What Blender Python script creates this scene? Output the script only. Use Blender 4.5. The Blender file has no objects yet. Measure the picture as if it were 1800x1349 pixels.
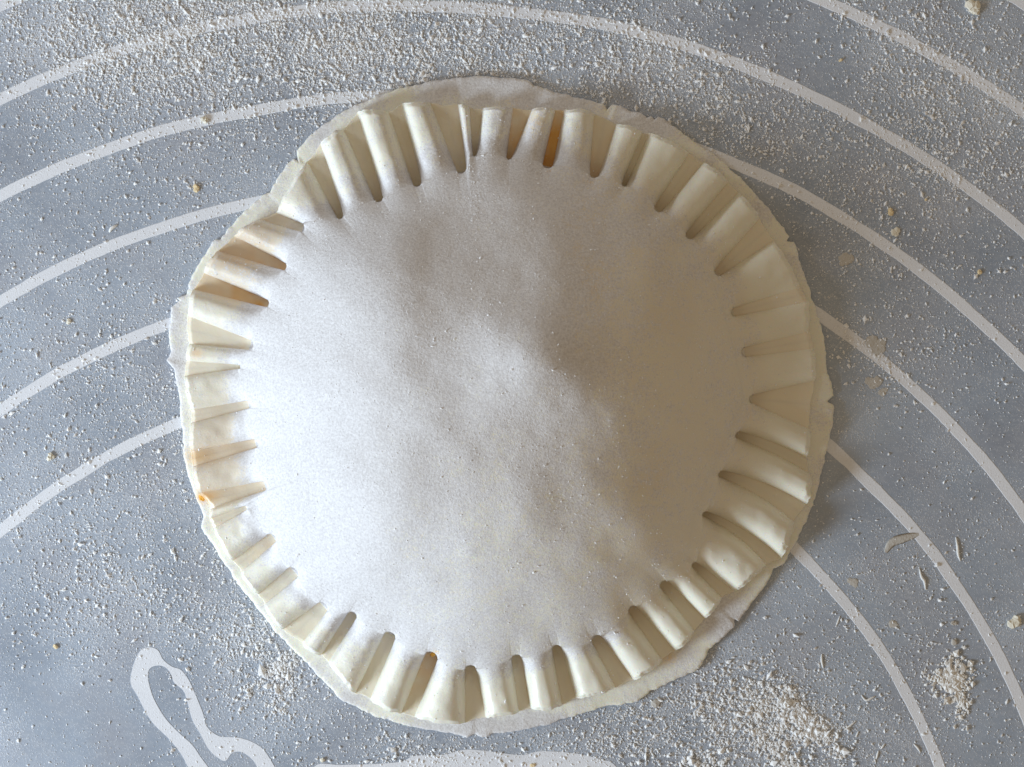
import bpy, math, random
import numpy as np

# ---------------------------------------------------------------- units
# Plan coordinates are traced in a 1800 x 1349 grid; 1 grid unit = 0.08 mm on the mat.
S = 8e-5
CX, CY = 900.0, 674.5
H_CAM = 0.30
scene = bpy.context.scene
col = scene.collection

# ---------------------------------------------------------------- camera
cam_d = bpy.data.cameras.new("camera")
cam_d.sensor_width = 36.0
cam_d.lens = 36.0 * H_CAM / (1800 * S)
cam_d.clip_start = 0.01
cam_d.clip_end = 10.0
cam = bpy.data.objects.new("camera", cam_d)
cam.location = (0, 0, H_CAM)
col.objects.link(cam)
scene.camera = cam

# ---------------------------------------------------------------- light
world = bpy.data.worlds.new("World")
scene.world = world
world.use_nodes = True
bg = world.node_tree.nodes["Background"]
bg.inputs[0].default_value = (1.0, 0.79, 0.55, 1)     # warm room
bg.inputs[1].default_value = 0.27

def area(name, azim, elev, dist, sx, sy, power, colour):
    d = bpy.data.lights.new(name, 'AREA')
    d.shape = 'RECTANGLE'; d.size = sx; d.size_y = sy
    d.energy = power; d.color = colour
    o = bpy.data.objects.new(name, d)
    a, e = math.radians(azim), math.radians(elev)
    p = np.array([math.cos(a) * math.cos(e), math.sin(a) * math.cos(e), math.sin(e)]) * dist
    o.location = p
    from mathutils import Vector
    o.rotation_euler = (-Vector(p)).to_track_quat('-Z', 'Y').to_euler()
    col.objects.link(o)
    return o
area("window_light", 208, 21.5, 0.36, 0.12, 0.09, 1.26, (0.725, 0.865, 1.0))
area("side_window_light", 152, 19, 0.42, 0.10, 0.05, 0.34, (0.76, 0.88, 1.0))

scene.view_settings.view_transform = 'Standard'
scene.view_settings.look = 'None'
scene.view_settings.exposure = 0.13
scene.view_settings.gamma = 1.0
scene.cycles.max_bounces = 10
scene.cycles.diffuse_bounces = 6

# ---------------------------------------------------------------- helpers
rng = np.random.default_rng(7)
random.seed(7)

def vnoise(x, y, scale, seed=0):
    """smooth value noise in -1..1 over grid coordinates"""
    r = np.random.default_rng(1000 + seed)
    tab = r.uniform(-1, 1, (256, 256))
    u = np.asarray(x, float) / scale + 37.3; v = np.asarray(y, float) / scale + 11.7
    iu = np.floor(u).astype(int); iv = np.floor(v).astype(int)
    fu = u - iu; fv = v - iv
    fu = fu * fu * (3 - 2 * fu); fv = fv * fv * (3 - 2 * fv)
    a = tab[iu % 256, iv % 256]; b = tab[(iu + 1) % 256, iv % 256]
    c = tab[iu % 256, (iv + 1) % 256]; d = tab[(iu + 1) % 256, (iv + 1) % 256]
    return (a * (1 - fu) + b * fu) * (1 - fv) + (c * (1 - fu) + d * fu) * fv

def sstep(a, b, x):
    t = np.clip((np.asarray(x, float) - a) / (b - a), 0, 1)
    return t * t * (3 - 2 * t)

def W(x, y, z=0.0):
    """grid point -> world metres"""
    x = np.asarray(x, float); y = np.asarray(y, float)
    return np.stack([(x - CX) * S, (CY - y) * S, np.broadcast_to(np.asarray(z, float), x.shape) * S], -1)

def mesh_from(name, verts, quads, smooth=True, normals=None, tint=None):
    me = bpy.data.meshes.new(name)
    verts = np.asarray(verts, np.float32).reshape(-1, 3)
    quads = np.asarray(quads, np.int32)
    k = quads.shape[1]
    me.vertices.add(len(verts)); me.vertices.foreach_set('co', verts.ravel())
    me.loops.add(quads.size); me.loops.foreach_set('vertex_index', quads.ravel())
    me.polygons.add(len(quads))
    me.polygons.foreach_set('loop_start', np.arange(0, quads.size, k, dtype=np.int32))
    me.polygons.foreach_set('use_smooth', np.full(len(quads), smooth))
    me.update(calc_edges=True)
    me.validate()
    if tint is not None:
        at = me.color_attributes.new('tint', 'FLOAT_COLOR', 'POINT')
        c = np.ones((len(verts), 4), np.float32); c[:, :3] = tint
        at.data.foreach_set('color', c.ravel())
    if normals is not None:
        me.normals_split_custom_set_from_vertices(np.asarray(normals, np.float32).reshape(-1, 3).tolist())
    return me

def link(name, me, mat, parent=None, **props):
    o = bpy.data.objects.new(name, me)
    if mat: me.materials.append(mat)
    col.objects.link(o)
    if parent: o.parent = parent
    for k, v in props.items(): o[k] = v
    return o

def thing(name, label, category, loc=(0, 0, 0), group=None):
    o = bpy.data.objects.new(name, None)
    o.empty_display_size = 0.01
    o.location = loc
    col.objects.link(o)
    o['label'] = label; o['category'] = category
    if group: o['group'] = group
    return o

# ---------------------------------------------------------------- materials
def new_mat(name):
    m = bpy.data.materials.new(name); m.use_nodes = True
    nt = m.node_tree
    b = nt.nodes['Principled BSDF']
    return m, nt, b

def N(nt, t, **kw):
    n = nt.nodes.new(t)
    for k, v in kw.items(): setattr(n, k, v)
    return n

def noise(nt, vec, scale, detail=2.0, rough=0.5):
    n = N(nt, 'ShaderNodeTexNoise')
    n.inputs['Scale'].default_value = scale
    n.inputs['Detail'].default_value = detail
    n.inputs['Roughness'].default_value = rough
    nt.links.new(vec, n.inputs['Vector'])
    return n.outputs['Fac']

def ramp(nt, fac, stops):
    r = N(nt, 'ShaderNodeValToRGB')
    e = r.color_ramp.elements
    while len(e) < len(stops): e.new(0.5)
    for el, (p, c) in zip(e, stops):
        el.position = p
        el.color = (c, c, c, 1) if not isinstance(c, tuple) else c + (1,)
    nt.links.new(fac, r.inputs[0])
    return r.outputs[0]

def mix(nt, fac, a, b):
    m = N(nt, 'ShaderNodeMix', data_type='RGBA')
    for sock, v in ((m.inputs[0], fac), (m.inputs[6], a), (m.inputs[7], b)):
        if isinstance(v, (int, float)): sock.default_value = v
        elif isinstance(v, tuple): sock.default_value = v + (1,)
        else: nt.links.new(v, sock)
    return m.outputs[2]

def mth(nt, op, a, b=0.0, clamp=False):
    m = N(nt, 'ShaderNodeMath', operation=op, use_clamp=clamp)
    for sock, v in ((m.inputs[0], a), (m.inputs[1], b)):
        if isinstance(v, (int, float)): sock.default_value = v
        else: nt.links.new(v, sock)
    return m.outputs[0]

def bump(nt, height, dist, strength=1.0, normal=None):
    b = N(nt, 'ShaderNodeBump')
    b.inputs['Strength'].default_value = strength
    b.inputs['Distance'].default_value = dist
    nt.links.new(height, b.inputs['Height'])
    if normal is not None: nt.links.new(normal, b.inputs['Normal'])
    return b.outputs['Normal']

def dough_material():
    m, nt, b = new_mat('raw_dough')
    L = nt.links
    tc = N(nt, 'ShaderNodeTexCoord').outputs['Object']
    at = N(nt, 'ShaderNodeAttribute', attribute_name='tint')
    sep = N(nt, 'ShaderNodeSeparateColor'); L.new(at.outputs['Color'], sep.inputs[0])
    flour, yolk_amber, pink = sep.outputs[0], sep.outputs[1], sep.outputs[2]
    n_fine = noise(nt, tc, 5200, 3, 0.6)
    n_mid = noise(nt, tc, 1100, 5, 0.7)
    n_big = noise(nt, tc, 130, 3, 0.5)
    base = mix(nt, n_big, (0.87, 0.85, 0.73), (0.90, 0.885, 0.79))
    base = mix(nt, yolk_amber, base, (0.84, 0.46, 0.10))
    base = mix(nt, mth(nt, 'MULTIPLY', pink, 0.75), base, (0.70, 0.56, 0.42))
    # flour: grainy coverage
    g = mth(nt, 'ADD', mth(nt, 'MULTIPLY', n_fine, 0.55), mth(nt, 'MULTIPLY', n_mid, 0.45))
    cov = mth(nt, 'ADD', g, mth(nt, 'MULTIPLY', mth(nt, 'SUBTRACT', flour, 0.5), 0.5))
    cov = ramp(nt, cov, [(0.45, 0.0), (0.58, 1.0)])
    n_pow = noise(nt, tc, 3000, 4, 0.75)
    powder = mix(nt, ramp(nt, n_pow, [(0.34, 0.0), (0.64, 1.0)]), (0.64, 0.625, 0.635), (0.86, 0.855, 0.875))
    colr = mix(nt, cov, base, powder)
    L.new(colr, b.inputs['Base Color'])
    L.new(ramp(nt, cov, [(0.0, 0.36), (1.0, 0.85)]), b.inputs['Roughness'])
    b.inputs['Specular IOR Level'].default_value = 0.5
    L.new(mth(nt, 'MULTIPLY', mth(nt, 'SUBTRACT', 1.0, cov), 0.35), b.inputs['Subsurface Weight'])
    b.inputs['Subsurface Radius'].default_value = (1.0, 0.75, 0.45)
    b.inputs['Subsurface Scale'].default_value = 0.0009
    h = mth(nt, 'MULTIPLY', mth(nt, 'ADD', mth(nt, 'ADD', mth(nt, 'MULTIPLY', n_fine, 0.5), n_pow), mth(nt, 'MULTIPLY', n_mid, 0.8)), mth(nt, 'ADD', mth(nt, 'MULTIPLY', flour, 0.9), 0.14))
    L.new(bump(nt, h, 1.0e-4, 1.0), b.inputs['Normal'])
    return m

def mat_material():
    m, nt, b = new_mat('grey_silicone')
    L = nt.links
    tc = N(nt, 'ShaderNodeTexCoord').outputs['Object']
    n_big = noise(nt, tc, 34, 5, 0.62)
    n_b2 = noise(nt, tc, 95, 3, 0.5)
    n_dust = noise(nt, tc, 4200, 2, 0.6)
    n_dens = noise(nt, tc, 70, 3, 0.6)
    c = mix(nt, ramp(nt, n_big, [(0.3, 0.0), (0.7, 1.0)]), (0.235, 0.28, 0.355), (0.43, 0.50, 0.605))
    c = mix(nt, mth(nt, 'MULTIPLY', ramp(nt, n_b2, [(0.42, 0.0), (0.7, 1.0)]), 0.35), c, (0.37, 0.355, 0.39))
    # woven fibre core showing through the silicone
    w1 = N(nt, 'ShaderNodeTexWave', wave_type='BANDS', bands_direction='DIAGONAL')
    w1.inputs['Scale'].default_value = 170; w1.inputs['Distortion'].default_value = 1.2
    w2 = N(nt, 'ShaderNodeTexWave', wave_type='BANDS', bands_direction='Y')
    w2.inputs['Scale'].default_value = 220; w2.inputs['Distortion'].default_value = 1.0
    L.new(tc, w1.inputs['Vector']); L.new(tc, w2.inputs['Vector'])
    weave = mth(nt, 'MULTIPLY', w1.outputs['Fac'], w2.outputs['Fac'])
    c = mix(nt, mth(nt, 'MULTIPLY', weave, 0.16), c, (0.5, 0.52, 0.54))
    # fine dust film
    th = mth(nt, 'ADD', n_dust, mth(nt, 'MULTIPLY', mth(nt, 'SUBTRACT', n_dens, 0.5), 0.35))
    at = N(nt, 'ShaderNodeAttribute', attribute_name='dust')
    n_gr = noise(nt, tc, 2600, 3, 0.7)
    th = mth(nt, 'ADD', th, mth(nt, 'MULTIPLY', at.outputs['Fac'], 0.07))
    dust = ramp(nt, th, [(0.56, 0.0), (0.68, 1.0)])
    film = mth(nt, 'MULTIPLY', ramp(nt, mth(nt, 'ADD', n_gr, mth(nt, 'MULTIPLY', at.outputs['Fac'], 0.16)), [(0.54, 0.0), (0.82, 1.0)]), 0.42)
    c = mix(nt, film, c, (0.70, 0.72, 0.77))
    c = mix(nt, mth(nt, 'MULTIPLY', dust, 0.5), c, (0.80, 0.82, 0.86))
    L.new(c, b.inputs['Base Color'])
    b.inputs['Roughness'].default_value = 0.58
    b.inputs['Specular IOR Level'].default_value = 1.0
    h = mth(nt, 'ADD', mth(nt, 'MULTIPLY', dust, 0.5), mth(nt, 'MULTIPLY', weave, 0.15))
    L.new(bump(nt, h, 6e-5, 0.8), b.inputs['Normal'])
    return m

def print_material():
    m, nt, b = new_mat('white_print')
    L = nt.links
    tc = N(nt, 'ShaderNodeTexCoord').outputs['Object']
    n1 = noise(nt, tc, 4500, 2, 0.6); n2 = noise(nt, tc, 200, 3, 0.6)
    c = mix(nt, ramp(nt, n1, [(0.35, 0.0), (0.7, 1.0)]), (0.82, 0.84, 0.90), (0.90, 0.92, 0.97))
    c = mix(nt, mth(nt, 'MULTIPLY', n2, 0.35), c, (0.66, 0.69, 0.75))
    L.new(c, b.inputs['Base Color'])
    b.inputs['Roughness'].default_value = 0.6
    L.new(bump(nt, n1, 4e-5, 0.8), b.inputs['Normal'])
    return m

def flour_material():
    m, nt, b = new_mat('flour_grain')
    tc = N(nt, 'ShaderNodeTexCoord').outputs['Object']
    c = mix(nt, noise(nt, tc, 300, 2), (0.94, 0.95, 0.97), (0.97, 0.97, 0.97))
    nt.links.new(c, b.inputs['Base Color'])
    b.inputs['Roughness'].default_value = 0.6
    b.inputs['Subsurface Weight'].default_value = 0.4
    b.inputs['Subsurface Radius'].default_value = (1, 1, 1)
    b.inputs['Subsurface Scale'].default_value = 0.0003
    return m

def crumb_material(name, c1, c2):
    m, nt, b = new_mat(name)
    tc = N(nt, 'ShaderNodeTexCoord').outputs['Object']
    n1 = noise(nt, tc, 2500, 3, 0.6)
    nt.links.new(mix(nt, n1, c1, c2), b.inputs['Base Color'])
    b.inputs['Roughness'].default_value = 0.6
    nt.links.new(bump(nt, n1, 1e-4, 1.0), b.inputs['Normal'])
    return m

M_DOUGH = dough_material()
M_MAT = mat_material()
M_PRINT = print_material()
M_FLOUR = flour_material()
M_CREAM = crumb_material('cream_crumb', (0.78, 0.72, 0.58), (0.86, 0.83, 0.74))
M_YELLOW = crumb_material('yellow_crumb', (0.75, 0.52, 0.22), (0.86, 0.78, 0.58))
M_WHITE = crumb_material('white_crumb', (0.84, 0.82, 0.78), (0.9, 0.9, 0.9))
M_FILM = crumb_material('dough_film', (0.50, 0.47, 0.43), (0.62, 0.60, 0.56))
M_EGG = crumb_material('egg_filling', (0.82, 0.36, 0.03), (0.88, 0.55, 0.10))

# ================================================================ SETTING
# worktop below the mat
def box(name, x0, x1, y0, y1, z0, z1, mat, **props):
    v = [(x, y, z) for z in (z0, z1) for y in (y0, y1) for x in (x0, x1)]
    f = [(0, 2, 3, 1), (4, 5, 7, 6), (0, 1, 5, 4), (2, 6, 7, 3), (0, 4, 6, 2), (1, 3, 7, 5)]
    return link(name, mesh_from(name, v, f, smooth=False), mat, **props)
mt, ntt, bt = new_mat('worktop_wood')
tcw = N(ntt, 'ShaderNodeTexCoord').outputs['Object']
ntt.links.new(mix(ntt, noise(ntt, tcw, 20, 4), (0.30, 0.22, 0.15), (0.38, 0.29, 0.20)), bt.inputs['Base Color'])
box('worktop', -0.5, 0.5, -0.4, 0.4, -0.031, -0.0010, mt, kind='structure')

# the mat: a thin sheet with rounded edge
mat_thing = thing('pastry_mat', 'grey silicone pastry mat with white printed rings lying under the round filled pastry', 'mat', (0, 0, -0.0009))
def rounded_sheet(name, hx, hy, r, z0, z1, mat, parent):
    pts = []
    for cxs, cys, a0 in ((1, 1, 0), (-1, 1, 90), (-1, -1, 180), (1, -1, 270)):
        for k in range(9):
            a = math.radians(a0 + k * 11.25)
            pts.append((cxs * (hx - r) + r * math.cos(a), cys * (hy - r) + r * math.sin(a)))
    n = len(pts)
    e = 0.0003
    import bmesh
    bm = bmesh.new()
    lo = [bm.verts.new((x, y, z0)) for x, y in pts]
    mi = [bm.verts.new((x, y, z1 - e)) for x, y in pts]
    hi = [bm.verts.new((x * (1 - e / hx), y * (1 - e / hy), z1)) for x, y in pts]
    for a, b_ in ((lo, mi), (mi, hi)):
        for i in range(n): bm.faces.new((a[i], a[(i + 1) % n], b_[(i + 1) % n], b_[i]))
    bm.faces.new(hi); bm.faces.new(lo[::-1])
    me = bpy.data.meshes.new(name); bm.to_mesh(me); bm.free()
    return link(name, me, mat, parent)
MAT_SHEET = rounded_sheet('mat_sheet', 0.30, 0.22, 0.012, 0.0, 0.0009, M_MAT, mat_thing)

PZ = 0.0009   # sheet top in the mat thing's own space
def strip(name, cx_pts, widths, z=0.00004, closed=False):
    p = np.array(cx_pts, float); w = np.broadcast_to(np.asarray(widths, float), (len(p),))
    d = np.gradient(p, axis=0); d /= np.linalg.norm(d, axis=1)[:, None]
    nrm = np.c_[-d[:, 1], d[:, 0]]
    s = np.arange(len(p)) * 3.0
    jl = vnoise(p[:, 0], p[:, 1], 9, 3) * 0.4 + vnoise(p[:, 0], p[:, 1], 40, 5) * 0.9
    jr = vnoise(p[:, 0], p[:, 1], 9, 4) * 0.4 + vnoise(p[:, 0], p[:, 1], 40, 6) * 0.9
    a = p + nrm * (w / 2 + jl)[:, None]; b = p - nrm * (w / 2 + jr)[:, None]
    n = len(p)
    e = 0.8
    top_a = W(*(p + nrm * (w / 2 + jl - e)[:, None]).T); top_b = W(*(p - nrm * (w / 2 + jr - e)[:, None]).T)
    lo_a = W(*a.T); lo_b = W(*b.T)
    for t in (top_a, top_b): t[:, 2] = PZ + z
    for t in (lo_a, lo_b): t[:, 2] = PZ + 0.000002
    v = np.concatenate([lo_a, top_a, top_b, lo_b])
    q = []
    for k in range(3):
        i = np.arange(n - 1)
        q.append(np.c_[k * n + i, k * n + i + 1, (k + 1) * n + i + 1, (k + 1) * n + i])
    q = np.concatenate(q)[:, ::-1]
    # make faces point upward
    return mesh_from(name, v, q, smooth=False)

RINGS = [((745, 1705), 2000), ((733.6, 1699.4), 1841.9), ((719.3, 1667.9), 1658.6), ((707.6, 1676.4), 1505.9),
         ((702.7, 1672.6), 1340.1), ((688.4, 1707.5), 1202.3), ((683.2, 1709.6), 1033.1)]
for i, ((rx, ry), rr) in enumerate(RINGS):
    a = np.radians(np.arange(-200, 20.01, 0.12))
    p = np.c_[rx + rr * np.cos(a), ry + rr * np.sin(a)]
    # the mat is not quite flat: rings waver a little
    p = p + np.c_[vnoise(p[:, 0], p[:, 1], 160, 20 + i), vnoise(p[:, 0], p[:, 1], 160, 40 + i)] * 2.2
    link('printed_ring', strip('printed_ring', p, 20.0), M_PRINT, mat_thing)

def smooth_path(pts, n=14):
    p = np.array(pts, float)
    out = []
    for i in range(len(p) - 1):
        p0 = p[max(i - 1, 0)]; p1 = p[i]; p2 = p[i + 1]; p3 = p[min(i + 2, len(p) - 1)]
        for t in np.linspace(0, 1, n, endpoint=False):
            out.append(0.5 * ((2 * p1) + (-p0 + p2) * t + (2 * p0 - 5 * p1 + 4 * p2 - p3) * t * t + (-p0 + 3 * p1 - 3 * p2 + p3) * t ** 3))
    out.append(p[-1])
    return np.array(out)
def outline_sheet(name, poly, z):
    """flat printed patch from a closed outline"""
    import bmesh
    bm = bmesh.new()
    pts = np.array(poly, float)
    w = W(pts[:, 0], pts[:, 1]); 
    hi = [bm.verts.new((a[0], a[1], PZ + z)) for a in w]
    lo = [bm.verts.new((a[0], a[1], PZ + 0.000002)) for a in w]
    n = len(hi)
    f = bm.faces.new(hi)
    for i in range(n): bm.faces.new((lo[i], lo[(i + 1) % n], hi[(i + 1) % n], hi[i]))
    bmesh.ops.triangulate(bm, faces=[f])
    bmesh.ops.recalc_face_normals(bm, faces=bm.faces[:])
    me = bpy.data.meshes.new(name); bm.to_mesh(me); bm.free()
    return me
# loop of the printed lettering, lower left: outer edge then inner edge
loop_out = [(380, 1420), (352, 1380), (331, 1349), (318, 1325), (296, 1298), (272, 1275), (256, 1252), (242, 1224), (231, 1205), (230, 1188), (238, 1160), (248, 1143), (262, 1138), (277, 1143), (287, 1160), (302, 1172),
            (318, 1178), (332, 1196), (345, 1225), (356, 1252), (364, 1278), (384, 1294), (405, 1296), (424, 1298), (446, 1306), (463, 1318), (478, 1340), (500, 1380)]
loop_in = [(470, 1400), (452, 1349), (440, 1332), (424, 1322), (408, 1324), (396, 1338), (380, 1330), (366, 1316), (352, 1290), (338, 1265), (329, 1232), (322, 1214), (306, 1200), (300, 1184), (290, 1173), (276, 1170), (263, 1176),
           (260, 1190), (264, 1210), (272, 1232), (290, 1262), (312, 1286), (338, 1310), (352, 1330), (366, 1349), (392, 1385), (410, 1420)]
link('printed_lettering', outline_sheet('printed_lettering', np.vstack([smooth_path(loop_out, 5), smooth_path(loop_in, 5)]), 0.00004), M_PRINT, mat_thing)
blob = [(540, 1420), (552, 1349), (600, 1345), (660, 1343), (705, 1339), (730, 1329), (781, 1327), (817, 1318), (860, 1321), (897, 1326), (922, 1327), (947, 1321), (985, 1322), (1019, 1326), (1055, 1335), (1084, 1349), (1130, 1420)]
link('printed_figure', outline_sheet('printed_figure', smooth_path(blob, 6), 0.00004), M_PRINT, mat_thing)

# ================================================================ THE PASTRY
C0 = np.array([872.0, 715.0])
# each groove: left outer, right outer, tip, tip width, depth, outward fade (imprints that run out), bend
G = [((540, 284), (562, 253), (601, 388), 11, 1, 0, 0), ((604, 226), (627, 198), (669, 358), 14, 1, 0, 0),
     ((683, 195), (705, 184), (736, 331), 14, 1, 0, 0), ((757, 180), (804, 184), (814, 308), 16, 1, 0, 0),
     ((826, 189), (847, 190), (834, 277), 6, 1, 0, 0), ((902, 190), (934, 192), (893, 283), 8, 1, 0, 0),
     ((978, 191), (991, 193), (961, 299), 17, 1, 0, 0), ((1046, 198), (1083, 217), (1043, 316), 14, 1, 0, 0),
     ((1132, 232), (1141, 232), (1095, 330), 9, 1, 0, 0), ((1213, 269), (1237, 284), (1152, 374), 15, 1, 0, 0),
     ((1281, 321), (1299, 337), (1206, 421), 14, 1, 0, 0), ((1336, 385), (1361, 422), (1256, 484), 14, 0.9, 0, 0),
     ((1407, 506), (1420, 530), (1283, 551), 14, 0.45, 0.8, 0), ((1422, 584), (1428, 612), (1301, 621), 16, 0.4, 0.9, 0),
     ((1432, 670), (1422, 753), (1316, 701), 14, 0.75, 0, 0), ((1419, 806), (1425, 833), (1291, 762), 12, 1, 0, -4),
     ((1419, 888), (1396, 917), (1261, 830), 12, 1, 0, -7), ((1374, 983), (1348, 992), (1233, 900), 10, 1, 0, -8),
     ((1292, 1041), (1270, 1051), (1216, 989), 10, 1, 0, 0), ((1238, 1088), (1222, 1110), (1161, 1020), 16, 1, 0, 0),
     ((1187, 1147), (1165, 1161), (1106, 1064), 16, 1, 0, 0), ((1114, 1198), (1083, 1210), (1043, 1115), 18, 1, 0, 0),
     ((1012, 1229), (989, 1240), (976, 1130), 15, 1, 0, 0), ((932, 1248), (913, 1252), (906, 1147), 17, 1, 0, 0),
     ((853, 1262), (818, 1272), (826, 1166), 18, 1, 0, 0), ((727, 1262), (706, 1256), (763, 1143), 22, 1, 0, 0),
     ((649, 1231), (625, 1220), (690, 1108), 20, 1, 0, 0), ((576, 1164), (565, 1153), (625, 1073), 16, 0.9, 0, 0),
     ((530, 1131), (497, 1108), (575, 1060), 20, 0.85, 0, 0), ((464, 1062), (453, 1047), (524, 999), 22, 0.95, 0, 0),
     ((422, 1005), (409, 987), (486, 940), 18, 0.95, 0, 0), ((374, 929), (369, 913), (436, 891), 8, 0.6, 0, 0),
     ((371, 894), (349, 869), (473, 852), 16, 0.7, 0.2, 0), ((338, 820), (334, 795), (456, 778), 15, 0.65, 0.2, 0),
     ((336, 743), (335, 722), (443, 710), 13, 0.55, 0.3, 0), ((324, 661), (326, 635), (424, 645), 7, 0.6, 0, 0),
     ((331, 604), (330, 556), (448, 609), 17, 0.6, 0.2, 0), ((340, 508), (356, 480), (476, 536), 12, 0.9, 0, 0),
     ((382, 440), (410, 415), (507, 472), 12, 0.9, 0, 0), ((455, 385), (485, 375), (538, 403), 14, 0.8, 0, 0)]
NG = len(G)
RIM = [(800, 138), (830, 134), (860, 134), (900, 138), (930, 141), (938, 150), (965, 158), (1000, 168), (1060, 182), (1067, 193), (1076, 183), (1110, 195), (1132, 202), (1138, 206), (1145, 203), (1151, 210), (1158, 204), (1178, 218),
       (1205, 238), (1250, 268), (1300, 311), (1320, 332), (1345, 360), (1372, 395), (1388, 416), (1383, 425), (1396, 425), (1410, 470), (1430, 530), (1440, 558), (1446, 585), (1450, 600), (1455, 650), (1466, 695), (1453, 706),
       (1466, 713), (1460, 760), (1451, 800), (1440, 850), (1425, 895), (1405, 945), (1388, 972), (1380, 990), (1360, 1000), (1356, 1012), (1330, 1050), (1298, 1093), (1292, 1088), (1290, 1103), (1270, 1122), (1247, 1143),
       (1235, 1168), (1222, 1180), (1180, 1200), (1143, 1216), (1120, 1234), (1060, 1242), (1000, 1262), (940, 1280), (880, 1288), (848, 1296), (836, 1290), (822, 1298), (795, 1289), (700, 1272), (640, 1252), (600, 1230), (560, 1190), (540, 1168),
       (500, 1128), (460, 1080), (430, 1042), (400, 1000), (375, 960), (354, 928), (357, 908), (350, 888), (335, 850), (325, 815), (320, 770), (319, 740), (315, 700), (309, 668), (303, 648), (291, 634), (299, 618), (296, 585), (300, 560), (301, 540), (308, 524),
       (316, 528), (326, 518), (335, 490), (358, 450), (376, 421), (388, 422), (400, 402), (430, 370), (462, 344), (474, 338), (490, 310), (515, 278), (524, 284), (520, 264), (560, 226), (620, 187), (680, 163), (740, 147)]
K_TOP = 0.992     # the upper sheet stands above the mat and so looks a little larger than it is
def shrink(p): return np.array([CX, CY]) + (np.array(p, float) - [CX, CY]) * K_TOP

rim = np.array(RIM, float)
rim = np.array([CX, CY]) + (rim - [CX, CY]) * 0.998
def ang(p): return np.arctan2(p[..., 1] - C0[1], p[..., 0] - C0[0])
# dense outline of the rim, as points along angle (kept monotone)
ra = np.unwrap(ang(rim)); rrad = np.hypot(*(rim - C0).T)
order = np.argsort(ra % (2 * np.pi)); ra_s = (ra % (2 * np.pi))[order]; rr_s = rrad[order]
def rim_radius(theta):
    t = np.asarray(theta) % (2 * np.pi)
    return np.interp(t, np.r_[ra_s[-1] - 2 * np.pi, ra_s, ra_s[0] + 2 * np.pi], np.r_[rr_s[-1], rr_s, rr_s[0]])

# ---- columns of the upper sheet
cols_I, cols_B, c_kind, c_s, c_g, c_w = [], [], [], [], [], []
gi = []
for (Lo, Ro, T, w, dep, fade, bend) in G:
    Lo, Ro, T = shrink(Lo), shrink(Ro), shrink(T)
    mid = (Lo + Ro) / 2
    d = mid - T; d /= np.linalg.norm(d)
    n = np.array([-d[1], d[0]])
    T2 = T + d * w / 2
    ev = (Ro - Lo) / max(np.linalg.norm(Ro - Lo), 1e-6) * (0.8 if np.linalg.norm(Ro - Lo) > 8 and w > 8 else 0.5)
    Lo, Ro = Lo - ev, Ro + ev
    w = w * (1.06 if w > 9 else 1.0)
    T2 = T + d * w / 2
    gi.append(dict(Lo=Lo, Ro=Ro, Li=T2 - n * w / 2, Ri=T2 + n * w / 2, w=w, dep=dep, fade=fade, bend=bend, T=T))
NGC, NRC = 11, 46
split_cols = []
for k in range(NG):
    g = gi[k]; h = gi[(k + 1) % NG]
    s = 0.5 - 0.5 * np.cos(np.linspace(0, np.pi, NGC))
    for j, t in enumerate(s):
        if j == NGC // 2: split_cols.append(len(cols_I))
        cols_I.append(g['Li'] * (1 - t) + g['Ri'] * t); cols_B.append(g['Lo'] * (1 - t) + g['Ro'] * t)
        c_kind.append(0); c_s.append(t); c_g.append(k); c_w.append(g['w'])
    wid = np.linalg.norm(h['Li'] - g['Ri'])
    nr = NRC if wid > 20 else 26
    s = 0.5 - 0.5 * np.cos(np.linspace(0, np.pi, nr))
    for t in s[1:-1]:
        cols_I.append(g['Ri'] * (1 - t) + h['Li'] * t); cols_B.append(g['Ro'] * (1 - t) + h['Lo'] * t)
        c_kind.append(1); c_s.append(t); c_g.append(k); c_w.append(wid)
cI = np.array(cols_I); cB = np.array(cols_B); kind = np.array(c_kind); cs = np.array(c_s); cg = np.array(c_g); cw = np.array(c_w, float)
NC = len(cI)
# ragged cut edge
tB = ang(cB)
dirB = (cB - cI); lenB = np.linalg.norm(dirB, axis=1); dirB /= lenB[:, None]
rag = vnoise(cB[:, 0], cB[:, 1], 5, 60) * 1.3 + vnoise(cB[:, 0], cB[:, 1], 14, 61) * 1.8
cB = cB + dirB * rag[:, None]
# ridges end in a slight bow
cB = cB + dirB * (np.where(kind == 1, np.sin(np.pi * cs) * np.minimum(cw, 50) * 0.03, 0))[:, None]
bend = np.zeros(NC)
for k in range(NG):
    m = (cg == k) & (kind == 0); bend[m] = gi[k]['bend']
    m = (cg == k) & (kind == 1); bend[m] = gi[k]['bend'] * (1 - cs[m]) + gi[(k + 1) % NG]['bend'] * cs[m]
nB = np.c_[-dirB[:, 1], dirB[:, 0]]

# smoothed dome radius
thI = np.unwrap(ang(cI)); rI = np.hypot(*(cI - C0).T)
tg = np.linspace(-np.pi, np.pi, 720, endpoint=False)
ths = np.r_[ang(cI)]; o = np.argsort(ths)
rg = np.interp(tg, np.r_[ths[o][-1] - 2 * np.pi, ths[o], ths[o][0] + 2 * np.pi], np.r_[rI[o][-1], rI[o], rI[o][0]])
ker = np.exp(-0.5 * (np.arange(-40, 41) / 12.0) ** 2); ker /= ker.sum()
rgs = np.convolve(np.r_[rg[-40:], rg, rg[:40]], ker, 'same')[40:-40]
def Rs(theta):
    t = (np.asarray(theta) + np.pi) % (2 * np.pi) - np.pi
    return np.interp(t, np.r_[tg, np.pi], np.r_[rgs, rgs[0]])

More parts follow.
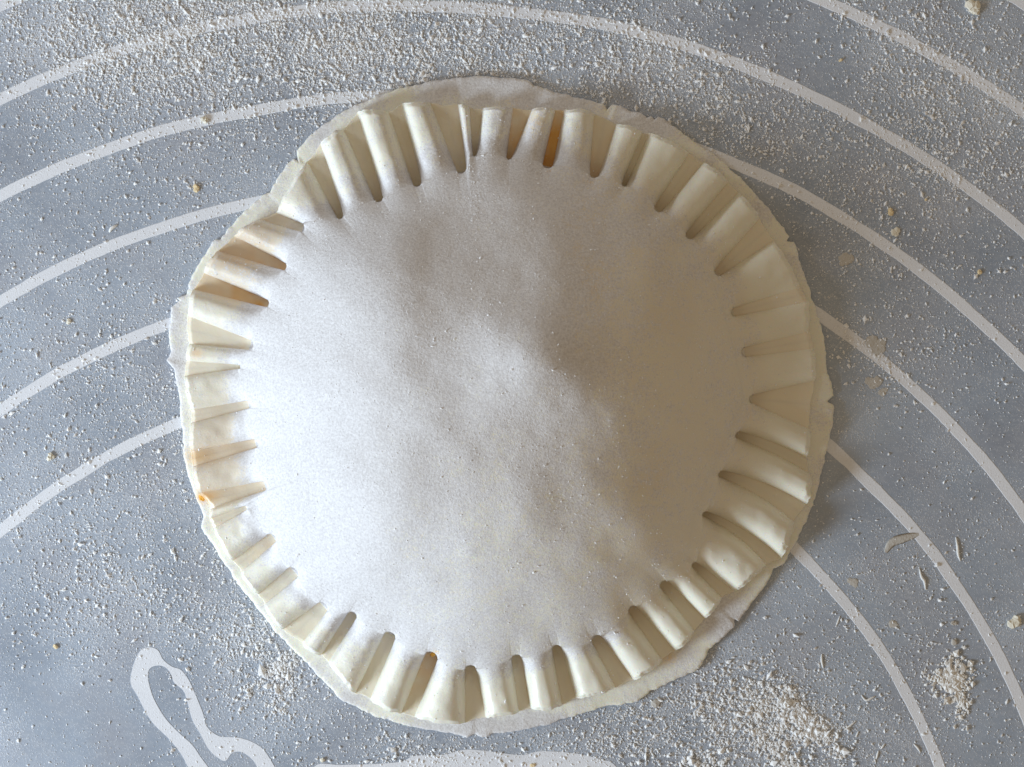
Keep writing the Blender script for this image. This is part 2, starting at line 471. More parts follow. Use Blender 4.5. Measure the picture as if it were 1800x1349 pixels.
Z_RIM, Z_FLOOR = 11.0, 15.0
H_DOME = 198.0
def gauss(x, y, cx, cy, sx, sy, rot=0.0):
    a = math.radians(rot); dx, dy = x - cx, y - cy
    u = dx * math.cos(a) + dy * math.sin(a); v = -dx * math.sin(a) + dy * math.cos(a)
    return np.exp(-0.5 * ((u / sx) ** 2 + (v / sy) ** 2))
def dome(x, y):
    th = np.arctan2(y - C0[1], x - C0[0]); r = np.hypot(x - C0[0], y - C0[1])
    R = Rs(th) + 6
    q = r / R
    # height above the crimp tops; soft foot
    f = H_DOME * (1 - np.clip(q, 0, 3) ** 2.3)
    k = 9.0
    f = 0.5 * (f + np.sqrt(f * f + k * k)) - 0.4
    inner = 1 - sstep(0.75, 1.0, q)
    lump = (10 * gauss(x, y, 690, 500, 90, 130, -15) - 17 * gauss(x, y, 850, 480, 85, 110) - 9 * gauss(x, y, 1030, 420, 50, 70) + 7 * gauss(x, y, 690, 430, 50, 60) + 23 * gauss(x, y, 940, 625, 60, 46, 20)
            + 4 * gauss(x, y, 965, 450, 50, 110, 0) - 3 * gauss(x, y, 1090, 560, 60, 150) - 8 * gauss(x, y, 775, 625, 45, 42)
            + 6 * gauss(x, y, 720, 840, 80, 130) - 4 * gauss(x, y, 1000, 860, 70, 90) + 5 * gauss(x, y, 1120, 900, 80, 60))
    und = vnoise(x, y, 120, 70) * 4.5 + vnoise(x, y, 52, 71) * 1.7 + vnoise(x, y, 22, 72) * 0.45
    # fading radial puckers that carry on from the crimps
    puck = 0
    return f + (lump + und) * inner

# crest height scale around the pastry (flatter crimps on the left and right)
def crest_scale(theta):
    d = np.degrees(theta) % 360
    dist = lambda c: np.abs((d - c + 180) % 360 - 180)
    return 1.0 - 0.50 * np.exp(-0.5 * (dist(352) / 15) ** 2) - 0.42 * np.exp(-0.5 * (dist(179) / 16) ** 2)

# ring parameters: t<0 inside anchor (distance px), t>=0 fraction to edge
N_IN, N_PRE, N_OUT = 88, 15, 74
pre = 22.0
X, Y, U, DI = [], [], [], []
lenI = np.hypot(*(cI - C0).T)
for i in range(N_IN):
    f = (i / N_IN) ** 0.9
    p = C0 + (cI - C0) * (f * (1 - pre / lenI))[:, None]
    X.append(p[:, 0]); Y.append(p[:, 1]); U.append(np.full(NC, -1.0)); DI.append(np.hypot(*(p - cI).T))
for i in range(N_PRE):
    dd = pre * (1 - i / N_PRE)
    p = C0 + (cI - C0) * (1 - dd / lenI)[:, None]
    X.append(p[:, 0]); Y.append(p[:, 1]); U.append(np.full(NC, -0.5)); DI.append(np.full(NC, dd))
for i in range(N_OUT + 1):
    u = (i / N_OUT)
    u = 0.5 * (u + (0.5 - 0.5 * math.cos(math.pi * u)))
    p = cI + (cB - cI) * u + nB * (bend * 4 * u * (1 - u))[:, None]
    X.append(p[:, 0]); Y.append(p[:, 1]); U.append(np.full(NC, u)); DI.append(np.zeros(NC))
X = np.array(X); Y = np.array(Y); U = np.array(U); DI = np.array(DI)
K_SPLIT = N_IN
Up = np.clip(U, 0, 1)
TH = np.arctan2(Y - C0[1], X - C0[0])
narrow = np.where(kind == 1, np.clip(cw / 44.0, 0.25, 1.0) ** 0.6, 1.0)[None, :]
sc = crest_scale(TH)
qq = np.hypot(X - C0[0], Y - C0[1]) / Rs(TH)
sc = 1 + (sc - 1) * sstep(0.45, 1.0, qq)
HT = (42 - 9 * Up) * (1 - 0.22 * sstep(0.93, 1.0, Up)) * (0.35 + 0.65 * sc)
crest_in = HT
HTn = np.where(U >= 0, HT * (narrow + (1 - narrow) * (1 - sstep(0, 0.25, U))), HT)
D = dome(X, Y)
pk_ = np.where(kind == 1, np.sin(np.pi * cs) * np.minimum(cw, 60) / 60 * 5.5, -0.6)
for _ in range(10): pk_ = (np.roll(pk_, 1) + pk_ + np.roll(pk_, -1)) / 3
PUCK = pk_[None, :] * np.exp(-(DI / 34.0) ** 2) * (1 - sstep(0, 0.45, U)) * (1 - 0.5 * (kind == 0)[None, :] * (U >= 0))
rf = np.random.default_rng(5).uniform(-0.16, 0.12, NG)[cg] * (kind == 1)
topz = Z_FLOOR + HTn * (1 + rf[None, :] * sstep(0.0, 0.35, U)) + D + PUCK + (vnoise(X, Y, 16, 80) * 0.9 + vnoise(X, Y, 42, 82) * 1.8) * sstep(-0.0, 0.25, U)
# groove floor height per column
dep = np.array([g['dep'] for g in gi]); fad = np.array([g['fade'] for g in gi])
def floor_for(k):
    fd = dep[k] * (1 - fad[k] * sstep(0.25, 1.0, Up))
    return Z_FLOOR + (1 - fd) * (HT + D) * 0.92 - 4.0 * (1 - sstep(0.0, 0.4, Up)) * dep[k] + vnoise(X, Y, 30, 81) * 0.8
F0 = floor_for(cg); F1 = floor_for((cg + 1) % NG)
F = np.where(kind[None, :] == 0, F0, F0 * (1 - cs) + F1 * cs)
# ridge cross-section
sgn = np.abs(2 * cs - 1)
super_ = (1 - np.clip(sgn, 0, 1) ** 2.6) ** 0.62
super_ = np.where(kind == 1, super_, 0.0)
blend = np.where(U >= 0, sstep(-0.10, 0.22, Up), 0) 
# ridge columns
prof = (1 - blend) * np.where(super_ > 0, super_ ** 0.16, 0) + blend * super_
ridge_z = F + (topz - F) * prof
# inside the anchor: fade ridge shaping to plain dome
ins = U < 0
edge_r = np.where(kind == 1, super_ ** 0.16, 1.0)[None, :]
ridge_in = topz - (topz - F) * (1 - edge_r) * np.exp(-(DI / 3.0) ** 2)
Z = np.where(ins, ridge_in, ridge_z)
# groove columns: carved floor, rounded tip
gm = kind == 0
off = (cs - 0.5) * cw
tipd = np.sqrt(np.maximum((cw / 2) ** 2 - off ** 2, 0))
carve_in = 1 - sstep(0.0, 2.4, DI - tipd[None, :] + 1.2)
carve_in = np.where(ins, carve_in, 1.0)
# edge of slot is slightly rolled in
roll = 2.5 * np.exp(-np.clip(DI - tipd[None, :], 0, 99) / 4.0) * (U < 0)
gz = (topz - roll) * (1 - carve_in) + F * carve_in
Z = np.where(gm[None, :], gz, Z)
# closing skirt: drop to the lower sheet at the cut edge
P = np.stack([X, Y], -1)
outdir = np.concatenate([dirB, ], 0)
sk1 = P[-1] + dirB * 0.9
X = np.vstack([X, sk1[:, 0], sk1[:, 0] - dirB[:, 0] * 0.4]); Y = np.vstack([Y, sk1[:, 1], sk1[:, 1] - dirB[:, 1] * 0.4])
Z = np.vstack([Z, Z[-1] - np.minimum(2.0, (Z[-1] - Z_RIM) * 0.4), np.full(NC, Z_RIM - 2.0)])
U = np.vstack([U, U[-1], U[-1]]); Up = np.clip(U, 0, 1)
NRR = X.shape[0]

# ---- tint: R flour cover, G egg stain and amber tone of groove floors, B pink warmth
TH = np.arctan2(Y - C0[1], X - C0[0])
q = np.hypot(X - C0[0], Y - C0[1]) / Rs(TH)
fl = 0.86 - sstep(-0.02, 0.55, U + vnoise(X, Y, 26, 92) * 0.10) * 0.58 + 0.12 * (1 - sstep(560, 760, X))
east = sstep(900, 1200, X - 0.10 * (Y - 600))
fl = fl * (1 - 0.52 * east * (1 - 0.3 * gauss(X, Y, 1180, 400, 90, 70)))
# top crimps and left crimps carry more flour
fl = np.clip(fl + 0.35 * gauss(X, Y, 930, 240, 120, 70) * (U > 0) - 0.12 * gauss(X, Y, 390, 790, 50, 90) * (U > 0) - 0.12 * sstep(500, 1050, Y) * (1 - east) * sstep(650, 850, X), 0, 1)
low = gm[None, :] & (U >= 0)
fl = fl - 0.13 * gauss(X, Y, 930, 960, 170, 160) * (q < 1.02)
fl = np.where(low, fl * 0.15, fl)
fl = np.clip(fl + vnoise(X, Y, 34, 90) * 0.10 + vnoise(X, Y, 9, 91) * 0.06, 0, 1)
yo_amber = 0.13 * low  # every groove floor gets a slight amber tone, stained ones more below
def gcol(k, half=0.0):    # grid mask of groove k, softly including its neighbours' walls
    return ((cg == k) & (kind == 0))[None, :] * 1.0
for k, amt in ((5, 0.5), (6, 1.0), (4, 0.12), (38, 0.55), (37, 0.7), (36, 0.15), (33, 0.25), (32, 0.2), (25, 0.3), (30, 0.22), (7, 0.25), (1, 0.12), (2, 0.12)):
    yo_amber = np.maximum(yo_amber, gcol(k) * amt * (1 - sstep(0.25, 1.0, Up) * 0.55) * (1.1 + 0.4 * vnoise(X, Y, 14, 130)) * (U >= -0.6))
yo_amber = np.maximum(yo_amber, 0.45 * gauss(X, Y, 420, 450, 38, 20, 20))
yo_amber = np.maximum(yo_amber, 0.35 * gauss(X, Y, 400, 512, 36, 13, 20))
yo_amber = np.maximum(yo_amber, 0.9 * gauss(X, Y, 364, 873, 22, 9, -10)); yo_amber = np.maximum(yo_amber, 0.3 * gauss(X, Y, 935, 230, 12, 30, 10)); yo_amber = np.maximum(yo_amber, 0.8 * gauss(X, Y, 354, 802, 24, 10, -10))
yo_amber = np.maximum(yo_amber, 0.4 * gauss(X, Y, 352, 622, 9, 6, 0)); yo_amber = np.maximum(yo_amber, 0.35 * gauss(X, Y, 975, 185, 30, 7, 0))
pk = 0.75 * gauss(X, Y, 390, 800, 60, 80) + 0.65 * gauss(X, Y, 420, 450, 70, 60) + 0.35 * gauss(X, Y, 470, 420, 40, 30) + 0.5 * gauss(X, Y, 1010, 470, 40, 130) + 0.3 * gauss(X, Y, 820, 470, 60, 60)
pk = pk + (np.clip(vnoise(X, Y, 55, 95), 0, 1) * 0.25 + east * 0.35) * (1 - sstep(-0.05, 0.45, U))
TINT = np.stack([fl, yo_amber, np.clip(pk, 0, 1)], -1)

VERT = W(X, Y, 0.0); VERT[..., 2] = Z * S
# normals of the whole sheet, so that the pieces meet without a seam
def grid_normals(V):
    a = V; r = np.roll(V, -1, axis=1)
    p00 = a[:-1]; p01 = r[:-1]; p10 = a[1:]; p11 = r[1:]
    fn = np.cross(p11 - p00, p01 - p10)
    nn = np.zeros_like(V)
    nn[:-1] += fn; nn[1:] += fn; rf = np.roll(fn, 1, axis=1); nn[:-1] += rf; nn[1:] += rf
    nn /= np.maximum(np.linalg.norm(nn, axis=2), 1e-20)[..., None]
    if nn[..., 2].mean() < 0: nn = -nn
    return nn
NOR = grid_normals(VERT)
NOR[0] = NOR[1].mean(0) / np.linalg.norm(NOR[1].mean(0))
flip = np.cross(VERT[60, 1] - VERT[60, 0], VERT[61, 0] - VERT[60, 0])[2] < 0

def grid_piece(name, r0, r1, cidx, parent, wrap=False):
    cidx = np.array(cidx)
    nr, nc = r1 - r0, len(cidx)
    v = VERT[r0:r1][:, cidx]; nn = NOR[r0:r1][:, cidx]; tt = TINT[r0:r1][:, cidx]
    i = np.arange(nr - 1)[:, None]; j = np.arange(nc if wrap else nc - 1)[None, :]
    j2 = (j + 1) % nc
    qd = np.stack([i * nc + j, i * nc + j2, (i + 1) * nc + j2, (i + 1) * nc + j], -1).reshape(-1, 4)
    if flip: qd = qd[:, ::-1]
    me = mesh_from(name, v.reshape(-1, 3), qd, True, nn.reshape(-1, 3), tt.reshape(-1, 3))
    return link(name, me, M_DOUGH, parent)

pastry = thing('filled_pastry', 'round uncooked filled pastry with flour-dusted domed top and crimped edge on the ringed mat', 'pastry', (0, 0, 0))
dome_ob = grid_piece('domed_top', 0, K_SPLIT + 1, range(NC), pastry, wrap=True)
dome_ob['label'] = 'smooth domed dough top thickly dusted with white flour'
for k in range(NG):
    a, b = split_cols[k], split_cols[(k + 1) % NG]
    idx = list(range(a, b + 1)) if b > a else list(range(a, NC)) + list(range(0, b + 1))
    grid_piece('crimp_fold', K_SPLIT, NRR, idx, pastry)

# ---- lower sheet: closed solid with an uneven cut edge
nb = 2600
tb = np.linspace(-np.pi, np.pi, nb, endpoint=False)
Rb = rim_radius(tb)
Rb = Rb + vnoise(Rb * np.cos(tb), Rb * np.sin(tb), 5, 100) * 1.1 + vnoise(Rb * np.cos(tb), Rb * np.sin(tb), 13, 101) * 1.6
# steps where the sheet is folded or torn
def seam_step(px, py, h, width):
    t0 = math.atan2(py - C0[1], px - C0[0])
    d = (tb - t0 + np.pi) % (2 * np.pi) - np.pi
    return h * sstep(0, 0.016, d) * np.exp(-np.clip(d, 0, 9) / width)
lift = (seam_step(802, 138, 1.6, 0.22) + seam_step(1076, 184, 4.5, 0.15) + seam_step(1391, 425, 3.5, 0.12) + seam_step(1464, 712, 3.0, 0.25)
        + seam_step(523, 283, -2.5, 0.2) + seam_step(470, 344, 1.5, 0.15) + seam_step(1360, 1003, 3, 0.1) + seam_step(1295, 1092, 2.5, 0.12) + seam_step(836, 1296, 1.2, 0.1) + seam_step(303, 640, -1.5, 0.1))
prof_b = [(-130, Z_RIM - 3, 0), (-60, Z_RIM - 1.0, 1), (-40, Z_RIM - .5, 1), (-26, Z_RIM, 1), (-16, Z_RIM, 1), (-10, Z_RIM - 0.1, 1), (-5, Z_RIM - 0.4, 1), (-2.6, Z_RIM - 1.2, 1), (-1.2, Z_RIM - 2.4, 1), (-0.3, Z_RIM - 4.5, 0.8), (0, Z_RIM - 7, 0.3), (-0.8, 2.2, 0), (-2.5, 0.8, 0), (-130, 0.8, 0)]
bv = []
for (dr, z, lf) in prof_b:
    r = Rb + dr
    x = C0[0] + r * np.cos(tb); y = C0[1] + r * np.sin(tb)
    zz = z + lift * lf + (vnoise(x, y, 40, 102) * 0.8 + vnoise(x, y, 11, 103) * 0.35) * (lf > 0)
    bv.append(W(x, y, 0) + np.stack([0 * x, 0 * x, zz * S], -1))
bv = np.array(bv); m_, n_ = bv.shape[:2]
cen_t = W(C0[0], C0[1], 0); cen_b = cen_t.copy(); cen_t[2] = (Z_RIM - 3) * S; cen_b[2] = 0.8 * S
i = np.arange(m_ - 1)[:, None]; j = np.arange(n_)[None, :]; j2 = (j + 1) % n_
qd = np.stack([i * n_ + j, (i + 1) * n_ + j, (i + 1) * n_ + j2, i * n_ + j2], -1).reshape(-1, 4)
bx = bv[..., 0] / S + CX; by = CY - bv[..., 1] / S
bf = np.clip(0.46 + vnoise(bx, by, 45, 104) * 0.28 + 0.3 * gauss(bx, by, 940, 165, 120, 30) + 0.45 * gauss(bx, by, 1150, 215, 50, 22) + 0.35 * gauss(bx, by, 305, 600, 20, 70) + 0.4 * gauss(bx, by, 1270, 1100, 25, 30) + 0.4 * gauss(bx, by, 880, 1275, 110, 18), 0, 1)
byk = 0.85 * gauss(bx, by, 960, 184, 42, 9, 3) + 0.45 * gauss(bx, by, 345, 800, 14, 12) + 0.9 * gauss(bx, by, 357, 876, 10, 6) + 0.5 * gauss(bx, by, 1180, 1158, 10, 5) 
tt = np.stack([bf, np.clip(byk, 0, 1), 0 * bf], -1).reshape(-1, 3)
vv = bv.reshape(-1, 3)
me = bpy.data.meshes.new('lower_sheet')
import bmesh
me = mesh_from('lower_sheet', vv, qd, True, None, tt)
bm = bmesh.new(); bm.from_mesh(me)
bm.verts.ensure_lookup_table()
bm.faces.new([bm.verts[k] for k in range(n_)][::1]); bm.faces.new([bm.verts[(m_ - 1) * n_ + k] for k in range(n_)][::-1])
bmesh.ops.recalc_face_normals(bm, faces=bm.faces[:])
bm.to_mesh(me); bm.free()
link('lower_sheet', me, M_DOUGH, pastry, label='thin lower dough sheet with torn edge showing beyond the crimps')

# ================================================================ LOOSE BITS
def octa(centers, radii, seed, flat=0.62, elong=1.9, align=None):
    """many small angular grains in one mesh"""
    r = np.random.default_rng(seed)
    n = len(centers)
    base = np.array([(1, 0, 0), (-1, 0, 0), (0, 1, 0), (0, -1, 0), (0, 0, 1), (0, 0, -1)], float)
    tri = np.array([(0, 2, 4), (2, 1, 4), (1, 3, 4), (3, 0, 4), (2, 0, 5), (1, 2, 5), (3, 1, 5), (0, 3, 5)])
    v = base[None] * r.uniform(0.65, 1.25, (n, 6, 1)) + r.uniform(-0.18, 0.18, (n, 6, 3))
    v[:, :, 0] *= r.uniform(0.8, elong, (n, 1)); v[:, :, 2] *= flat
    a = r.uniform(0, 2 * np.pi, n) if align is None else align + r.normal(0, 0.5, n)
    c, s = np.cos(a)[:, None], np.sin(a)[:, None]
    x = v[:, :, 0] * c - v[:, :, 1] * s; y = v[:, :, 0] * s + v[:, :, 1] * c
    t = r.uniform(-0.5, 0.5, (n, 1)); z = v[:, :, 2] + x * t
    v = np.stack([x, y, z], -1) * radii[:, None, None] + centers[:, None, :]
    f = (tri[None] + (np.arange(n) * 6)[:, None, None]).reshape(-1, 3)
    return v.reshape(-1, 3), f

def density(x, y):
    g = gauss
    d = 0.16 + 0 * x
    d += 1.15 * g(x, y, 400, 60, 260, 85, 8) + 0.75 * g(x, y, 200, 70, 130, 90) + 0.9 * g(x, y, 700, 60, 160, 80)
    d += 0.75 * g(x, y, 1080, 95, 150, 65, 12) + 0.6 * g(x, y, 1250, 150, 120, 60, 20)
    d += 0.55 * g(x, y, 1640, 110, 170, 110, 35) + 0.45 * g(x, y, 1700, 260, 110, 90) + 0.3 * g(x, y, 1450, 280, 150, 70, 30)
    d += 0.55 * g(x, y, 500, 1190, 75, 60, 40) + 0.5 * g(x, y, 420, 1110, 130, 60, 30) + 0.35 * g(x, y, 150, 1050, 140, 70)
    d += 0.9 * g(x, y, 1400, 1280, 95, 50, 38) + 0.6 * g(x, y, 1270, 1260, 130, 70) + 0.45 * g(x, y, 1130, 1290, 120, 50)
    d += 0.25 * g(x, y, 160, 650, 200, 200) + 0.25 * g(x, y, 230, 930, 150, 100) + 0.2 * g(x, y, 330, 280, 120, 80)
    d += 0.28 * g(x, y, 1590, 610, 70, 60) + 0.22 * g(x, y, 1560, 460, 60, 40) + 0.35 * g(x, y, 1660, 1180, 50, 60) + 0.2 * g(x, y, 1560, 1060, 90, 90)
    d += 0.3 * g(x, y, 790, 1335, 70, 25) + 0.3 * g(x, y, 900, 1310, 250, 30)
    d *= 1 - 0.75 * g(x, y, 90, 1270, 110, 90) 
    d *= 1 - 0.8 * g(x, y, 1440, 110, 55, 50)
    d *= 1 - 0.7 * g(x, y, 1500, 800, 120, 120)
    return d
def inside_pastry(x, y, margin=0.0):
    t = np.arctan2(y - C0[1], x - C0[0])
    return np.hypot(x - C0[0], y - C0[1]) < rim_radius(t) + margin

# the flour film on the mat thickens where the flour lies: subdivide the sheet's top in the flour area
bm = bmesh.new(); bm.from_mesh(MAT_SHEET.data)
topf = [f for f in bm.faces if len(f.verts) > 8 and f.normal.z > 0.5]
hole = [(-0.085, 0.068), (-0.085, -0.068), (0.085, -0.068), (0.085, 0.068)]
outer_loop = list(topf[0].verts); bmesh.ops.delete(bm, geom=topf, context='FACES_ONLY')
GXN, GYN = 320, 250
gxs = np.linspace(-0.085, 0.085, GXN); gys = np.linspace(-0.068, 0.068, GYN)
gv = [[bm.verts.new((a, b_, PZ)) for a in gxs] for b_ in gys]
for a in range(GYN - 1):
    for b_ in range(GXN - 1):
        bm.faces.new((gv[a][b_], gv[a][b_ + 1], gv[a + 1][b_ + 1], gv[a + 1][b_]))
ring = [gv[0][k] for k in range(GXN)] + [gv[k][-1] for k in range(1, GYN)] + [gv[-1][k] for k in range(GXN - 2, -1, -1)] + [gv[k][0] for k in range(GYN - 2, 0, -1)]
oe = [bm.edges.get((outer_loop[k], outer_loop[(k + 1) % len(outer_loop)])) for k in range(len(outer_loop))]
re_ = [bm.edges.get((ring[k], ring[(k + 1) % len(ring)])) for k in range(len(ring))]
bmesh.ops.triangle_fill(bm, use_beauty=False, use_dissolve=False, edges=[e for e in oe + re_ if e], normal=(0, 0, 1))
bmesh.ops.recalc_face_normals(bm, faces=bm.faces[:])
bm.to_mesh(MAT_SHEET.data); bm.free()
mv = np.empty(len(MAT_SHEET.data.vertices) * 3, np.float32); MAT_SHEET.data.vertices.foreach_get('co', mv); mv = mv.reshape(-1, 3)
mx, my = mv[:, 0] / S + CX, CY - mv[:, 1] / S
du = np.clip(density(mx, my) * (0.75 + 0.5 * vnoise(mx, my, 30, 120)), 0, 1.6).astype(np.float32)
MAT_SHEET.data.attributes.new('dust', 'FLOAT', 'POINT').data.foreach_set('value', du)

NTRY = 900000
gx = rng.uniform(-60, 1860, NTRY); gy = rng.uniform(-60, 1410, NTRY)
cl = 0.55 + 0.75 * sstep(-0.5, 0.7, vnoise(gx, gy, 26, 110)) * sstep(-0.9, 0.5, vnoise(gx, gy, 9, 111)) + 0.25 * vnoise(gx, gy, 110, 112)
keep = (rng.uniform(0, 1, NTRY) < density(gx, gy) * cl * 0.40) & ~inside_pastry(gx, gy, 1.5)
gx, gy = gx[keep], gy[keep]
gr = np.exp(rng.normal(-0.16, 0.50, len(gx))) * (0.85 + 0.35 * np.clip(density(gx, gy), 0, 1.2))
gr = np.clip(gr, 0.45, 4.0)
cen = W(gx, gy, 0); cen[:, 2] = gr * S * 0.42
v, f = octa(cen, gr * S, 21)
link('flour', mesh_from('flour', v, f, smooth=False), M_FLOUR, kind='stuff')
print('flour grains', len(gx))

# flour lying on the pastry
NT = 40000
ri = rng.integers(4, NRR - 3, NT); ci = rng.integers(0, NC, NT)
# area-uniform choice inside the dome
xx = VERT[ri, ci]; tq = TINT[ri, ci, 0]
rad = np.hypot(xx[:, 0] / S + CX - C0[0], -xx[:, 1] / S + CY - C0[1])
ok = (rng.uniform(0, 1, NT) < (rad / 520) * (0.22 + 0.28 * tq) * (0.45 + 0.55 * sstep(-450, 50, xx[:, 0] / S + CX - C0[0])) * np.where(ri > N_IN + N_PRE, 0.75, 1.0) * (0.5 + sstep(-.3, .8, vnoise(X[ri, ci], Y[ri, ci], 40, 140)))) & (NOR[ri, ci, 2] > 0.45)
xx = xx[ok]; nn = NOR[ri, ci][ok]
gr = np.clip(np.exp(rng.normal(-0.38, 0.4, len(xx))), 0.4, 2.2)
jit = rng.normal(0, 1.2, (len(xx), 2)) * S
xx = xx + nn * (gr * S * 0.55)[:, None]
v, f = octa(xx, gr * S, 22)
link('flour', mesh_from('flour_on_pastry', v, f, smooth=False), M_FLOUR, kind='stuff')
print('pastry grains', len(xx))

def lump_mesh(name, r, seed, flat=0.6, parts=4, spread=0.7, subdiv=2):
    rr_ = random.Random(seed)
    bm = bmesh.new()
    for k in range(parts):
        ret = bmesh.ops.create_icosphere(bm, subdivisions=subdiv, radius=1.0)
        a = rr_.uniform(0, 6.28); d = rr_.uniform(0.2, spread) if k else 0
        s = rr_.uniform(0.45, 0.8) if parts > 1 else 1
        ox, oy = math.cos(a) * d, math.sin(a) * d
        ph = [rr_.uniform(0, 6) for _ in range(6)]
        for vtx in ret['verts']:
            c = vtx.co
            w = 1 + 0.18 * math.sin(4 * c.x + ph[0]) * math.sin(5 * c.y + ph[1]) + 0.16 * math.sin(7 * c.z + ph[2]) * math.cos(6 * c.x + ph[3]) + rr_.uniform(-0.08, 0.08)
            vtx.co = (c.x * w * s + ox, c.y * w * s + oy, max(c.z * w * s * flat + s * flat * 0.75, 0.0))
    for vtx in bm.verts: vtx.co *= r * S
    me = bpy.data.meshes.new(name); bm.to_mesh(me); bm.free()
    return me
def sliver_mesh(name, pts, w, h=0.5):
    """a thin curled shred as a tapered tube along grid points given relative to the first"""
    p = smooth_path(pts, 5); p = p - p.mean(0)
    n = len(p); d = np.gradient(p, axis=0); d /= np.linalg.norm(d, axis=1)[:, None]; nm = np.c_[-d[:, 1], d[:, 0]]
    v = []
    for i in range(n):
        t = i / (n - 1); ww = w * (0.25 + math.sin(math.pi * min(max(t, .04), .96)) ** 0.7) * 0.6
        for k in range(6):
            a = k * math.pi / 3
            q_ = p[i] + nm[i] * math.cos(a) * ww
            v.append((q_[0] * S, -q_[1] * S, (math.sin(a) * ww * h + ww * h * 0.9) * S))
    f = [(i * 6 + k, (i + 1) * 6 + k, (i + 1) * 6 + (k + 1) % 6, i * 6 + (k + 1) % 6) for i in range(n - 1) for k in range(6)]
    return mesh_from(name, v, f, True)

def place(name, me, mat, x, y, label, category, z=0.0):
    o = link(name, me, mat)
    o.location = tuple(W(np.float64(x), np.float64(y), z)); o['label'] = label; o['category'] = category
    return o

CR = [ # x, y, radius, material, flatness, pieces, label
 (362, 210, 9, M_CREAM, .8, 3, 'cream crumb sitting on the printed ring above the left of the pastry'),
 (346, 331, 8, M_YELLOW, .6, 5, 'ragged tan crumb on bare mat left of the top crimps'),
 (90, 802, 8, M_CREAM, .7, 4, 'cream crumb between two printed rings at the far left'),
 (97, 1136, 5, M_YELLOW, .7, 2, 'tiny orange crumb in the faint crease of the mat, lower left'),
 (1713, 14, 15, M_CREAM, .6, 6, 'large cream crumb at the top edge near the right corner'),
 (1478, 106, 5, M_YELLOW, .8, 2, 'small pale yellow crumb alone on the clear patch, upper right'),
 (1566, 373, 8, M_YELLOW, .6, 4, 'yellow crumb above the ragged tan flake, right of the pastry'),
 (1575, 408, 9, M_CREAM, .35, 6, 'ragged tan flake just below the yellow crumb, right of the pastry'),
 (1382, 1239, 9, M_WHITE, 1.0, 3, 'bright white lump standing in the smeared flour at lower right'),
 (1784, 1096, 13, M_CREAM, .5, 5, 'curled dough scrap near the right edge of the photo'),
 (1679, 1096, 8, M_FILM, .4, 2, 'round pale dough drop above the oval one, lower right'),
 (1678, 1131, 9, M_FILM, .35, 2, 'oval pale dough drop above the crumbly heap'),
 (1152, 1237, 9, M_FILM, .3, 1, 'round translucent dough drop beside the bottom rim of the pastry'),
 (567, 1336, 6, M_CREAM, .7, 3, 'small cream crumb by the bottom edge left of the printed figure'),
 (936, 1346, 6, M_YELLOW, .6, 3, 'yellow crumb on the printed figure at the bottom edge'),
 (1627, 352, 4, M_YELLOW, .8, 2, 'smallest yellow crumb right of the yellow crumb pair'),
 (1722, 479, 6, M_YELLOW, .6, 4, 'upright yellowish crumb between rings at the far right'),
 (122, 565, 6, M_CREAM, .6, 4, 'white crumb between the rings at the left, below the third ring'),
]
for n_i, (x, y, r, m, fl_, pc, lab) in enumerate(CR):
    place('dough_crumb', lump_mesh('dough_crumb', r * 0.85, 300 + n_i, fl_, pc), m, x, y, lab, 'crumb')
# flat smears of dough
SM = [(1541, 606, 15, 'flat dough smear touching the ring right of the pastry'), (1533, 672, 12, 'broken dough smear below the ring right of the pastry'),
      (1551, 688, 8, 'small dough smear just below the broken one'), (1487, 460, 11, 'faint dough smear beside the upper right rim of the pastry'),
      (1570, 1098, 8, 'pale dough smear between the two lower right rings'), (1500, 1024, 8, 'ragged dough smear inside the lowest right ring')]
for n_i, (x, y, r, lab) in enumerate(SM):
    place('dough_smear', lump_mesh('dough_smear', r, 400 + n_i, 0.10, 6, 0.9), M_FILM, x, y, lab, 'smear')
place('dough_smear', sliver_mesh('dough_smear', [(1610, 938), (1585, 945), (1563, 953), (1552, 970)], 11, 0.12), M_FILM, 1581, 952, 'curved pale dough smear branching off the ring at lower right', 'smear')
SH = [([(1680, 945), (1683, 962), (1684, 975), (1688, 987)], 5, 'thin white shred just outside the lower right ring'),
      ([(1616, 1000), (1620, 1015), (1625, 1022), (1627, 1037)], 5, 'wavy white shred between the two lower right rings'),
      ([(1444, 1150), (1444, 1162), (1447, 1175)], 4, 'short upright white shred left of the lowest right ring'),
      ([(1476, 1084), (1470, 1100)], 3, 'slim white shred beside the lowest right ring'),
      ([(1514, 1223), (1522, 1232), (1532, 1228), (1538, 1225)], 4, 'hooked white shred below the smeared flour'),
      ([(1504, 1268), (1494, 1276), (1484, 1283)], 3.5, 'slanting white shred under the hooked one'),
      ([(1509, 1286), (1504, 1296)], 3, 'tiny white shred under the slanting one'),
      ([(1555, 1308), (1548, 1317)], 3.5, 'upper of two small shreds near the bottom right ring'),
      ([(1544, 1320), (1540, 1335)], 3.5, 'lower of two small shreds near the bottom right ring'),
      ([(1606, 1308), (1613, 1315), (1618, 1323)], 3.5, 'white shred inside the bottom right ring near its lower end'),
      ([(206, 396), (196, 402), (192, 409)], 6, 'white shred above the third ring at the upper left')]
for pts, w, lab in SH:
    m_ = np.array(pts).mean(0)
    place('dough_shred', sliver_mesh('dough_shred', pts, w * 0.7, 0.7), M_WHITE, m_[0], m_[1], lab, 'shred')
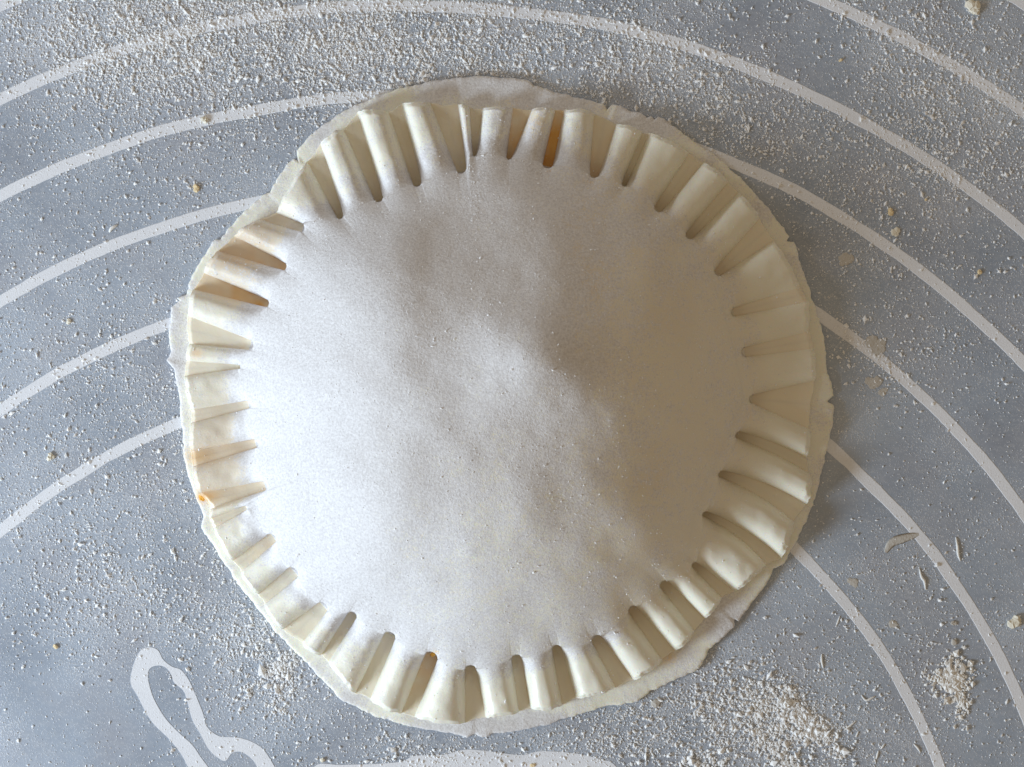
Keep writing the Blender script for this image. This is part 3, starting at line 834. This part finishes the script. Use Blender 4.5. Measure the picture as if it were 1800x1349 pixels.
# crumbly heap lower right and smeared flour: small flakes too many to count
def flakes(name, items, seed, mat, label_kind='stuff'):
    r = np.random.default_rng(seed); cs_, rs_ = [], []
    for (x, y, sx, sy, rot, n, r0) in items:
        a = math.radians(rot); u = r.normal(0, sx, n); w = r.normal(0, sy, n)
        px = x + u * math.cos(a) - w * math.sin(a); py = y + u * math.sin(a) + w * math.cos(a)
        rad = np.clip(np.exp(r.normal(math.log(r0), 0.45, n)), 0.8, 8)
        k = ~inside_pastry(px, py, 2); cs_.append(np.c_[px[k], py[k], r.uniform(0.2, 0.7, k.sum()) * rad[k] + 1.0]); rs_.append(rad[k])
    c = np.concatenate(cs_); rd = np.concatenate(rs_)
    cen = W(c[:, 0], c[:, 1], 0); cen[:, 2] = c[:, 2] * S * 0.6
    v, f = octa(cen, rd * S, seed + 1, flat=0.5, elong=1.5)
    link(name, mesh_from(name, v, f, smooth=False), mat, kind='stuff')
flakes('crumb_heap', [(1672, 1190, 16, 15, 40, 420, 2.6), (1685, 1215, 9, 22, 0, 160, 2.2), (1690, 1245, 6, 14, 0, 60, 2)], 31, M_WHITE)
flakes('flour', [(1385, 1255, 42, 16, 42, 500, 2.3), (1420, 1270, 45, 10, 45, 420, 2.4), (1365, 1320, 42, 13, 42, 420, 2.2), (1290, 1235, 60, 30, 35, 350, 1.8), (1240, 1340, 30, 12, 0, 160, 2.4),
                 (490, 1175, 45, 8, -35, 260, 2.2), (495, 1215, 10, 40, 10, 160, 2.0), (700, 1330, 60, 12, 0, 100, 1.8), (1540, 640, 60, 25, 40, 240, 1.5), (740, 120, 12, 40, 20, 120, 2.2), (1120, 230, 160, 18, 20, 120, 1.6)], 33, M_FLOUR)
# specks of egg filling that squeezed out at the crimps
for (x, y, r, z, lab) in ((357, 876, 6, 12, 'orange speck of egg filling at the left rim of the pastry'), (763, 1146, 5, 26, 'orange speck of egg filling at the head of a bottom crimp groove')):
    o = link('filling_speck', lump_mesh('filling_speck', r, int(x), 0.5, 3), M_EGG, pastry)
    o.location = tuple(W(np.float64(x), np.float64(y), z)); o['label'] = lab
